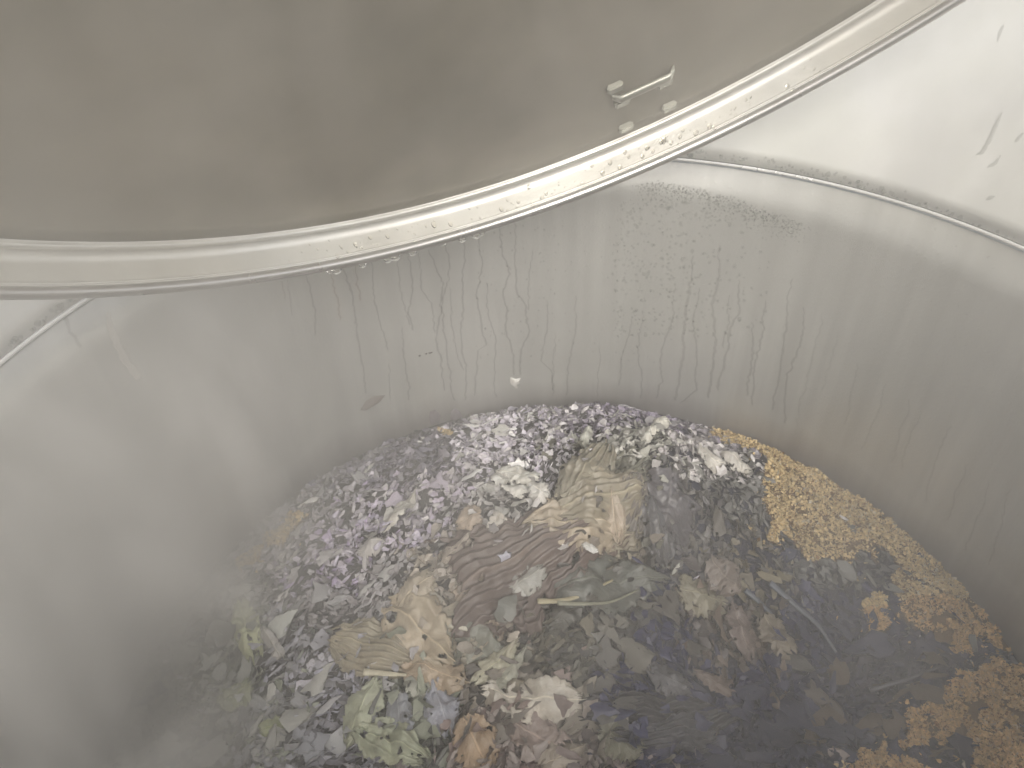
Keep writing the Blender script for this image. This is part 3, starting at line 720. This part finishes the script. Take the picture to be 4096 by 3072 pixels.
for (px, py, p, ai, col, ti, s) in pending:
    k, tm = tmesh[ti]
    o = bpy.data.objects.new('leaf_scrap', tm); C.objects.link(o)
    x, y = p[0], p[1]
    Mx = frame(x, y, AF[ai] + rng.normal(0, .5), rng.normal(0, .25), rng.normal(0, .35))
    o.matrix_world = Matrix.Translation((x, y, heap(x, y) + .008 + s * .06)) @ Mx.to_4x4() @ Matrix.Scale(s, 4)
    o.color = (*col, 1)
    hd = np.hypot(*(HP - (px, py)).T); order = np.argsort(hd); j = order[0]
    dx, dy = px - HP[j, 0], py - HP[j, 1]
    side = ('right of' if dx > 0 else 'left of') if abs(dx) > abs(dy) * 1.1 else ('below' if dy > 0 else 'above')
    lab = f"{KN[k]} {cname(col)} leaf scrap {side} the {HN[j]}"
    if lab in used:
        diag = ('lower' if dy > 0 else 'upper') + (' right' if dx > 0 else ' left')
        lab = f"{KN[k]} {cname(col)} scrap to the {diag} of the {HN[j]}"
    lab = ' '.join(lab.split()[:16]); used[lab] = used.get(lab, 0) + 1
    tag(o, lab, 'leaf scrap', 'torn leaf scraps lying on the heap')

# ------------------------------------------------------------------ things stuck on the vat wall
def wall_point(th, z, off=.0): return np.array([(R0 - off) * math.cos(th), (R0 - off) * math.sin(th), z])
def wall_patch(name, pts, mat_or_col, label, cat, th=.002, leaf=False):
    """flat ragged piece lying on the wall, outline given as points on the wall"""
    P = [at_wall(*q) for q in pts]; n = len(P)
    cth = sum(p[0] for p in P) / n; cz = sum(p[1] for p in P) / n
    o0 = wall_point(cth, cz, .001)
    V = [wall_point(cth, cz, th + .0015) - o0]; Fc = []
    for kf, off in ((.55, th + .001), (1, .0006)):
        for a, z in P: V.append(wall_point(cth + (a - cth) * kf, cz + (z - cz) * kf, off) - o0)
    for i in range(n): Fc.append((0, 1 + i, 1 + (i+1) % n)); Fc.append((1+i, 1+n+i, 1+n+(i+1) % n, 1+(i+1) % n))
    me = mesh(name, V, Fc, OBJM); o = link(name, me, None, o0); o.color = (*mat_or_col, 1)
    return tag(o, label, cat)
wall_patch('leaf_flake', [(2040, 1522), (2042, 1506), (2052, 1510), (2062, 1516), (2074, 1512), (2086, 1510), (2078, 1522), (2076, 1534), (2064, 1538), (2072, 1550), (2064, 1554), (2052, 1542), (2044, 1536)], (.66, .655, .63), 'small torn white flake stuck on the wall where two water trails meet', 'flake')
wall_patch('wilted_leaf', [(1440, 1640), (1462, 1604), (1490, 1584), (1540, 1580), (1520, 1606), (1490, 1626), (1460, 1642)], (.22, .20, .19), 'dim brown leaf stuck low on the back wall above the left of the heap', 'leaf')
wall_patch('wilted_leaf', [(1715, 1670), (1720, 1645), (1742, 1638), (1762, 1660), (1756, 1690), (1725, 1700)], (.20, .18, .20), 'rounded dark leaf on the wall at the left of the white scraps', 'leaf')
wall_patch('wilted_leaf', [(1800, 1675), (1805, 1640), (1825, 1632), (1850, 1660), (1845, 1690), (1815, 1700)], (.20, .18, .20), 'upright dark leaf on the wall above the white scraps', 'leaf')
wall_patch('wilted_leaf', [(2360, 1640), (2375, 1606), (2400, 1604), (2405, 1630), (2390, 1655)], (.17, .16, .18), 'dark leaf bit on the wall above the upright pale leaf', 'leaf')
for q, (px, py, L_) in enumerate([(1672, 1422, 9), (1712, 1410, 16), (1700, 1414, 7)]):
    wall_patch('dark_fleck', [(px, py), (px + L_, py - 4), (px + L_ + 2, py), (px + 4, py + 5)], (.10, .09, .08), ['tiny upright dark fleck on the wall left of the water trails', 'longer dark fleck on the wall beside the brown trails', 'middle dark fleck of the three on the wall'][q], 'fleck', th=.0006)

# ------------------------------------------------------------------ water trails running down the wall
def trail(pts, wmm, mat, label, jit=1.0):
    a = [at_wall(*p) for p in pts]; N = 90; pth = []
    for i in range(N + 1):
        t = i / N * (len(a) - 1); k = min(int(t), len(a) - 2); f = t - k
        th = a[k][0] * (1 - f) + a[k+1][0] * f; z = a[k][1] * (1 - f) + a[k+1][1] * f
        j = (noise.noise((z * 30, pts[0][0] * .37, 1)) * .0035 + noise.noise((z * 130, pts[0][0] * .37, 4)) * .0030 + noise.noise((z * 380, pts[0][0] * .37, 6)) * .0014) * jit
        pth.append((th + j / R0 * 1.0, z))
    o0 = wall_point(*pth[N // 2], .0006); V = []; Fc = []
    for i, (th, z) in enumerate(pth):
        wv = wmm * .001 * (.55 + .45 * min(1, i / 25)) * (1 + .5 * noise.noise((z * 90, th * 30, 7))) / 2
        for s_, off in ((-1, .0003), (0, .0011), (1, .0003)):
            V.append(wall_point(th + s_ * wv / R0, z, off) - o0)
    for i in range(N):
        for j in range(2): Fc.append((i*3+j, i*3+j+1, (i+1)*3+j+1, (i+1)*3+j))
    o = link('water_trail', mesh('trail', V, Fc, mat), None, o0)
    return tag(o, label, 'water trail', 'thin water trails running down the vat wall')
TR = [ # points, width mm, brown?
 ([(1125, 1120), (1140, 1200)], 1.6, 1), ([(1150, 1115), (1170, 1260)], 1.6, 0), ([(1218, 1100), (1255, 1200), (1262, 1340)], 2.6, 0),
 ([(1320, 1090), (1345, 1190), (1360, 1280)], 2.4, 1), ([(1370, 1075), (1405, 1160), (1430, 1330), (1465, 1570)], 3.0, 0), ([(1420, 1062), (1428, 1140), (1445, 1200)], 2.4, 1),
 ([(1482, 1050), (1490, 1160), (1520, 1280), (1550, 1400)], 2.6, 0), ([(1590, 1030), (1600, 1160), (1640, 1300)], 2.0, 0), ([(1605, 1310), (1620, 1460), (1638, 1600)], 2.6, 0),
 ([(1560, 1450), (1562, 1600)], 2.0, 0), ([(1635, 1020), (1650, 1120), (1636, 1250), (1650, 1320)], 2.6, 0), ([(1675, 1010), (1685, 1160), (1730, 1210), (1740, 1330)], 2.2, 0),
 ([(1715, 1000), (1770, 1110), (1768, 1200), (1745, 1360), (1780, 1560)], 2.8, 0), ([(1790, 980), (1795, 1120), (1770, 1200), (1775, 1330), (1810, 1560), (1815, 1600)], 2.8, 0),
 ([(1800, 1150), (1808, 1300), (1830, 1430), (1855, 1480)], 2.2, 0), ([(1862, 960), (1850, 1090), (1852, 1260), (1840, 1340), (1865, 1480), (1862, 1600)], 3.0, 0),
 ([(1908, 940), (1930, 1060), (1905, 1180), (1925, 1290), (1945, 1380), (1910, 1400), (1900, 1580)], 3.0, 0), ([(1950, 1130), (1955, 1280), (1985, 1350), (1975, 1480), (1980, 1590)], 2.4, 0),
 ([(1995, 900), (2010, 1020), (2035, 1070), (2020, 1160), (2025, 1330), (2055, 1420), (2056, 1500)], 3.2, 0), ([(2060, 880), (2058, 1080), (2065, 1160), (2100, 1210), (2115, 1330), (2085, 1400), (2078, 1500)], 3.2, 0),
 ([(2130, 1000), (2115, 1120), (2112, 1240)], 2.2, 0), ([(2190, 1200), (2185, 1300), (2170, 1440), (2210, 1490), (2212, 1580)], 2.6, 0), ([(2305, 1180), (2300, 1340), (2270, 1480), (2265, 1580)], 2.8, 0),
 ([(2225, 1330), (2215, 1450), (2210, 1560)], 2.0, 0), ([(2530, 1270), (2520, 1330), (2490, 1410), (2475, 1540)], 2.6, 0), ([(2575, 1240), (2560, 1340), (2550, 1400), (2570, 1500), (2560, 1590)], 2.6, 0),
 ([(2690, 1180), (2685, 1290), (2640, 1440), (2650, 1520), (2620, 1590)], 3.2, 0), ([(2770, 1020), (2765, 1120), (2745, 1230), (2735, 1340), (2730, 1450), (2700, 1600)], 4.2, 0),
 ([(2800, 1150), (2775, 1260), (2775, 1330), (2790, 1420), (2780, 1560), (2730, 1610)], 3.2, 0), ([(2880, 980), (2875, 1140), (2855, 1230), (2865, 1340), (2850, 1450), (2830, 1590)], 4.2, 0),
 ([(2960, 1120), (2950, 1250), (2915, 1340), (2900, 1440), (2870, 1560)], 4.0, 0), ([(2920, 1180), (2905, 1330), (2890, 1390)], 2.6, 0), ([(3010, 1290), (3015, 1380), (2995, 1480), (2985, 1580)], 3.2, 0),
 ([(3060, 1200), (3050, 1330), (3020, 1470), (3010, 1620)], 3.2, 0), ([(3160, 1110), (3150, 1280), (3120, 1480), (3090, 1640)], 3.2, 0), ([(3220, 1230), (3200, 1370), (3150, 1500), (3135, 1690)], 3.4, 0),
 ([(3290, 1250), (3250, 1450), (3200, 1600), (3190, 1700)], 3.0, 0), ([(3350, 1330), (3320, 1480), (3290, 1560)], 2.6, 0), ([(3430, 1450), (3400, 1600), (3380, 1700)], 3.0, 0),
 ([(3540, 1530), (3500, 1680), (3450, 1800)], 3.0, 0), ([(3650, 1600), (3600, 1730), (3570, 1850)], 3.2, 0), ([(3680, 1650), (3620, 1800), (3600, 1870)], 2.6, 0), ([(3800, 1700), (3740, 1850), (3700, 2000)], 3.0, 0),
 ([(3880, 1850), (3820, 1980), (3790, 2080)], 2.6, 0), ([(3960, 1930), (3900, 2100), (3860, 2200)], 2.6, 0), ([(4040, 1950), (4000, 2100), (3960, 2260)], 2.6, 0), ([(2400, 1380), (2395, 1480), (2390, 1590)], 2.0, 0),
 ([(250, 1240), (280, 1310), (320, 1390)], 4.0, 0), ([(425, 1250), (470, 1370), (545, 1520)], 9.0, 2)]  # the last, widest strip is a painted highlight, not running water
seq = 0; names = []
for i, (pts, wd, br) in enumerate(TR):
    px = pts[0][0]; ln = math.hypot(pts[-1][0] - px, pts[-1][1] - pts[0][1]); kink = sum(abs(pts[q+1][0] - pts[q][0]) for q in range(len(pts) - 1))
    desc = ('highlight painted as ' if br == 2 else 'brown-tinted ' if br else '') + ('long ' if ln > 420 else 'short ' if ln < 200 else 'medium ') + ('crooked ' if kink > 60 else 'nearly straight ') + ('wide' if wd >= 3.9 else 'fine' if wd < 2.5 else 'thin')
    place = ('at the far left under the lid edge' if px < 500 else 'in the stained group under the lid rim' if px < 1460 else 'left of the white wall flake' if px < 1980 else 'running into the white wall flake' if px < 2080 and ln > 400 else 'just right of the white wall flake' if px < 2420 else 'above the heap right of centre' if px < 2960 else 'above the first yellow chips' if px < 3300 else 'slanting on the darker right wall')
    lab = f"{desc} water trail {place}"
    names.append(lab)
    k = names.count(lab)
    if k > 1: lab = f"{desc} water trail {place}, {['second', 'third', 'fourth', 'fifth', 'sixth', 'seventh'][min(k - 2, 5)]} "
    trail(pts, wd * .95, PAINTED_GLINT if br == 2 else TRAILT if br else TRAILF if px > 3250 else TRAIL, lab)

# ------------------------------------------------------------------ condensation
def dome(nseg=8):
    V = [(0, 0, 1)]; Fc = []
    for ph in (.5, 1.0, 1.5708):
        for i in range(nseg): a = 2*math.pi*i/nseg; V.append((math.sin(ph) * math.cos(a), math.sin(ph) * math.sin(a), math.cos(ph)))
    Fc = [(0, 1 + i, 1 + (i + 1) % nseg) for i in range(nseg)]
    for k in range(2):
        for i in range(nseg): a0 = 1 + k*nseg + i; a1 = 1 + k*nseg + (i+1) % nseg; Fc.append((a0, a0 + nseg, a1 + nseg, a1))
    return np.array(V), Fc
DV, DF = dome()
def beads(name, spots, mat, label, flat=.45):
    V = []; Fc = []; off = 0
    for p, nrm, s, st in spots:
        n = Vector(nrm).normalized(); d = Vector((0, 0, -1)); d = (d - n * d.dot(n)).normalized(); b = n.cross(d)
        A = np.array(Matrix((d, b, n)).transposed())
        lv = DV * (s * st, s, s * flat)
        lv = lv * (1 + .18 * np.sin(np.arange(len(lv)) * 2.1 + s * 9999))[:, None]
        V.append(lv @ A.T + np.array(p)); Fc += [tuple(q + off for q in f) for f in DF]; off += len(DV)
    return tag(link(name, mesh(name, np.concatenate(V), Fc, mat)), label, 'condensation', kind='stuff')
sp = []
def wall_bead(px, py, s, st=1.0):
    th, z = at_wall(px, py)
    if z > -.004: return
    sp.append((wall_point(th, z, .0001), (-math.cos(th), -math.sin(th), 0), s, st))
for _ in range(1100):   # dense band below the seam
    t = rng.random(); px = 2560 + 640 * t; py = 705 + 60 * t + 125 * t * t + abs(rng.normal(0, 55)) * (1 - .4 * t) + 15
    wall_bead(px + rng.normal(0, 25), py, rng.uniform(.0005, .0016))
for _ in range(520):
    px, py = 2450 + abs(rng.normal(0, 1)) * 300, rng.uniform(790, 1350)
    if px > 3100: continue
    wall_bead(px, py, rng.uniform(.0006, .0024) * (1 if rng.random() < .85 else 1.3), rng.uniform(.9, 1.6))
for _ in range(260): wall_bead(rng.uniform(1900, 2700), rng.uniform(900, 1450), rng.uniform(.0005, .0016), rng.uniform(.9, 1.5))
for _ in range(160): wall_bead(rng.uniform(2900, 4000), rng.uniform(900, 1600), rng.uniform(.0004, .0010))
beads('wall_condensation', sp, BEAD, 'fine beads of condensation scattered on the upper back wall of the vat')
sp = []
for k in range(130):
    px = rng.uniform(2660, 4090); 
    t = (px - 2650) / 1446; base = 632 + 50 * t + 330 * t * t
    p = collar_pt(px, base - 8 - abs(rng.normal(0, 12)) - (14 if k % 3 == 0 else 0))
    if p[2] < .002 or p[2] > .03: continue
    th = math.atan2(p[1], p[0]); sp.append((p - np.array((math.cos(th), math.sin(th), 0)) * .001, (-math.cos(th), -math.sin(th), .55), rng.uniform(.0008, .0024) * (1.5 if rng.random() < .3 else 1), 1))
for k in range(24):
    px = rng.uniform(30, 330); py = 1425 - (px - 20) * .80 - rng.uniform(12, 40)
    p = collar_pt(px, py); th = math.atan2(p[1], p[0]); sp.append((p - np.array((math.cos(th), math.sin(th), 0)) * .001, (-math.cos(th), -math.sin(th), .55), rng.uniform(.0015, .004), 1))
beads('collar_condensation', sp, BEAD, 'little water beads lying along the seam on the pale collar')
# dents and dribbles on the collar
def collar_mark(pts, wmm, label, col=(.50, .50, .45)):
    P = [Vector(collar_pt(*p)) for p in pts]; o0 = P[len(P)//2].copy(); V = []; Fc = []
    Q = []
    for i in range(len(P)-1):
        for k in range(8): Q.append(P[i].lerp(P[i+1], k/8))
    Q.append(P[-1])
    for i, p in enumerate(Q):
        n = Vector((-p.x, -p.y, .55 * math.hypot(p.x, p.y))).normalized(); d = (Q[min(i+1, len(Q)-1)] - Q[max(0, i-1)]).normalized(); s = n.cross(d)
        wv = wmm * .001 * math.sin(math.pi * (i + .7) / (len(Q) + .4)) ** .6 * (1 + .5 * noise.noise((i * .5, wmm, 3))) / 2
        for a, h in ((-1, .0008), (0, .0028), (1, .0008)): V.append(p + s * a * wv + n * h - o0)
    for i in range(len(Q)-1):
        for j in range(2): Fc.append((i*3+j, i*3+j+1, (i+1)*3+j+1, (i+1)*3+j))
    o = link('water_dribble', mesh('dribble', V, Fc, BEAD), None, o0); return tag(o, label, 'water dribble')
collar_mark([(4015, 100), (4000, 130), (3990, 170)], 5, 'short bright dribble high on the collar near the top right corner')
collar_mark([(4010, 450), (3985, 500), (3960, 560), (3930, 610), (3905, 620)], 5, 'long hooked dribble on the collar at the right')
collar_mark([(4005, 620), (3980, 655), (3950, 670)], 4, 'short dribble just below the long hooked one')
collar_mark([(4095, 530), (4060, 570)], 4, 'dribble cut by the right edge of the view')
collar_mark([(3960, 785), (3966, 800)], 9, 'round wet spot low on the collar at the right')

# drops on the lid rim, each one its own object
def dropmesh(n=14):
    V = [(0, 0, 1)]; Fc = []; rings = 6
    for k in range(1, rings + 1):
        ph = math.pi / 2 * k / rings
        for i in range(n): a = 2*math.pi*i/n; V.append((math.sin(ph)*math.cos(a) * (1.25 if math.cos(a) > 0 else 1), math.sin(ph)*math.sin(a) * (1 if math.cos(a) < 0 else 1 - .12*abs(math.cos(a))), math.cos(ph)))
    Fc = [(0, 1+i, 1+(i+1) % n) for i in range(n)]
    for k in range(rings - 1):
        for i in range(n): a0 = 1+k*n+i; a1 = 1+k*n+(i+1) % n; Fc.append((a0, a0+n, a1+n, a1))
    Fc.append(tuple(1 + (rings-1)*n + i for i in range(n))[::-1])
    return mesh('drop', V, Fc, DROP)
DM = dropmesh()
def rim_drop(px, py, s, st, label, group):
    p = at_lid(px, py, RL - .0002)
    if p is None or p.z < .006 or p.z > HL - .008: return None
    P = LM @ p; n = (LM.to_3x3() @ Vector((-p.x, -p.y, 0))).normalized(); d = Vector((0, 0, -1)); d = (d - n * d.dot(n)).normalized(); b = n.cross(d)
    o = bpy.data.objects.new('water_drop', DM); C.objects.link(o)
    o.matrix_world = Matrix.Translation(P) @ Matrix((d, b, n)).transposed().to_4x4() @ Matrix.Diagonal((s * st, s, s * .5, 1))
    return tag(o, label, 'water drop', group)
BIG = [(2115, 745), (2168, 790), (2184, 772), (2073, 806), (2130, 815), (2005, 835), (1905, 905), (1735, 898), (1802, 895), (1422, 978), (1350, 1025), (1480, 950), (1550, 945), (2330, 735), (2440, 650), (2570, 625), (2588, 590), (2612, 604), (2655, 560), (2645, 566), (2685, 570), (2732, 520), (2784, 530), (2838, 505), (2858, 508), (2500, 605), (2515, 625), (2720, 545), (3150, 345), (3170, 355), (2480, 668), (2368, 660), (2410, 690)]
wherel = lambda px: 'far down the left part of the lid rim' if px < 1600 else 'on the middle of the lid rim' if px < 2250 else 'on the lid rim right under the bracket' if px < 2700 else 'on the bright right part of the lid rim'
for i, (px, py) in enumerate(BIG):
    s = rng.uniform(.0019, .0030); rim_drop(px, py, s, rng.uniform(1.0, 1.4), 'clear water drop clinging ' + wherel(px), 'drops clinging ' + wherel(px))
cnt = 0
while cnt < 110:
    px = rng.uniform(1100, 3300) if rng.random() < .8 else rng.uniform(1900, 2900)
    yo = np.interp(px, [0, 463, 985, 1389, 1852, 2280, 2678, 3159, 3849], [1181, 1176, 1134, 1065, 944, 800, 640, 380, 0]); yi = np.interp(px, [0, 555, 1065, 1667, 2048, 2280, 2648, 3252, 3576], [990, 1005, 963, 833, 741, 657, 500, 185, 0])
    py = yi + (yo - yi) * rng.uniform(.15, .92)
    if rim_drop(px, py, rng.uniform(.0006, .0014), rng.uniform(.9, 1.3), 'tiny water bead ' + wherel(px), 'tiny beads ' + wherel(px)): cnt += 1
# drops hanging from the rolled edge
HANG = [(1345, 1078, 5), (1318, 1076, 3), (1450, 1050, 4), (1548, 1026, 5), (1580, 1020, 5), (1650, 1006, 4.2), (1848, 950, 4.2), (1905, 938, 5), (1930, 925, 3), (1770, 972, 2.5)]
hl = ['leftmost large', 'flat small', 'lone', 'left one of the pair of', 'right one of the pair of', 'drop just right of the pair, a', 'first right-hand', 'large right-hand', 'flattened right-hand', 'tiny']
for (px, py, s), wd in zip(HANG, hl):
    # lowest point of the rolled edge near that pixel
    best = None
    for a in np.linspace(0, 2*math.pi, 2400):
        q = LM @ Vector(((RL + .004) * math.cos(a), (RL + .004) * math.sin(a), HL - .003)); pp = pix(np.array([[*q]]))[0]
        if np.dot(np.array(q) - CP, F_) > 0:
            dd = abs(pp[0] - px) + abs(pp[1] - py) * .3
            if best is None or dd < best[0]: best = (dd, q)
    q = best[1]; o = bpy.data.objects.new('water_drop', DM); C.objects.link(o); s = s * .001
    o.matrix_world = Matrix.Translation(q + Vector((0, -.001, -.0050))) @ Matrix(((0, 1, 0), (-1, 0, 0), (0, 0, 1))).to_4x4() @ Matrix.Rotation(math.pi, 4, 'X') @ Matrix.Diagonal((s, s, s * .9, 1))
    tag(o, f'{wd} amber-lit water drop hanging from the rolled lid edge', 'water drop', 'drops hanging from the lid edge')

# ------------------------------------------------------------------ steam
def steam_mat():
    m = bpy.data.materials.new('steam'); m.use_nodes = True; t = m.node_tree; t.nodes.clear(); k = NT.__new__(NT); k.m = m; k.t = t
    out = k.n('ShaderNodeOutputMaterial'); v = k.n('ShaderNodeVolumePrincipled'); k.l(v.outputs[0], out.inputs['Volume'])
    v.inputs['Color'].default_value = (.975, .965, .95, 1); v.inputs['Anisotropy'].default_value = .25
    tc = k.n('ShaderNodeTexCoord'); vec = tc.outputs['Object']
    sx = k.n('ShaderNodeSeparateXYZ'); k.l(vec, sx.inputs[0])
    mp = k.n('ShaderNodeMapping'); mp.inputs['Scale'].default_value = (1, 1, .6); k.l(vec, mp.inputs[0])
    n1 = k.noise(mp.outputs[0], 5.2, 3, .55, .8)
    nn = k.ramp(n1, [(.42, .0), (.66, 1)]).outputs[0]
    # thicker on the left of the vat, thinning to the right
    lx = k.n('ShaderNodeMapRange'); lx.inputs['From Min'].default_value = -.25; lx.inputs['From Max'].default_value = -.55; lx.clamp = True; k.l(sx.outputs[0], lx.inputs[0])
    zr = k.n('ShaderNodeMapRange'); zr.inputs['From Min'].default_value = .03; zr.inputs['From Max'].default_value = -.16; zr.clamp = True; k.l(sx.outputs[2], zr.inputs[0])
    left = k.math('MULTIPLY', k.math('POWER', lx.outputs[0], 1.1), k.math('MULTIPLY_ADD', zr.outputs[0], .93, .07))
    rx = k.n('ShaderNodeMapRange'); rx.inputs['From Min'].default_value = .38; rx.inputs['From Max'].default_value = -.05; rx.inputs['To Min'].default_value = .10; rx.inputs['To Max'].default_value = 1.15; rx.clamp = True; k.l(sx.outputs[0], rx.inputs[0])
    # loose wisps drifting up under the lid
    n3 = k.ramp(k.noise(mp.outputs[0], 8.5, 3, .6, 1.2), [(.46, .0), (.72, 1)]).outputs[0]
    ur = k.n('ShaderNodeMapRange'); ur.inputs['From Min'].default_value = .12; ur.inputs['From Max'].default_value = .32; ur.clamp = True; k.l(sx.outputs[2], ur.inputs[0])
    wisp = k.math('MULTIPLY', k.math('MULTIPLY', n3, ur.outputs[0]), 1.6)
    dens = k.math('ADD', wisp, k.math('MULTIPLY', k.math('ADD', k.math('MULTIPLY', nn, 1.7), .12), k.math('MULTIPLY_ADD', left, STEAM_LEFT, k.math('MULTIPLY', rx.outputs[0], STEAM_BASE))))
    k.l(dens, v.inputs['Density'])
    return m
STEAM_BASE, STEAM_LEFT = .34, 10.5
V = [(x, y, z) for z in (0, 1) for y in (0, 1) for x in (0, 1)]
lo = np.array((-.95, -1.1, LEVEL - .27)); hi = np.array((.95, .95, 1.25))
V = [tuple(lo + (hi - lo) * np.array(v)) for v in V]
Fc = [(0, 2, 3, 1), (4, 5, 7, 6), (0, 1, 5, 4), (2, 6, 7, 3), (0, 4, 6, 2), (1, 3, 7, 5)]
tag(link('steam', mesh('steam', V, Fc, steam_mat(), smooth=False)), 'white steam rising from the vat, thickest along its left side', 'steam', kind='stuff')
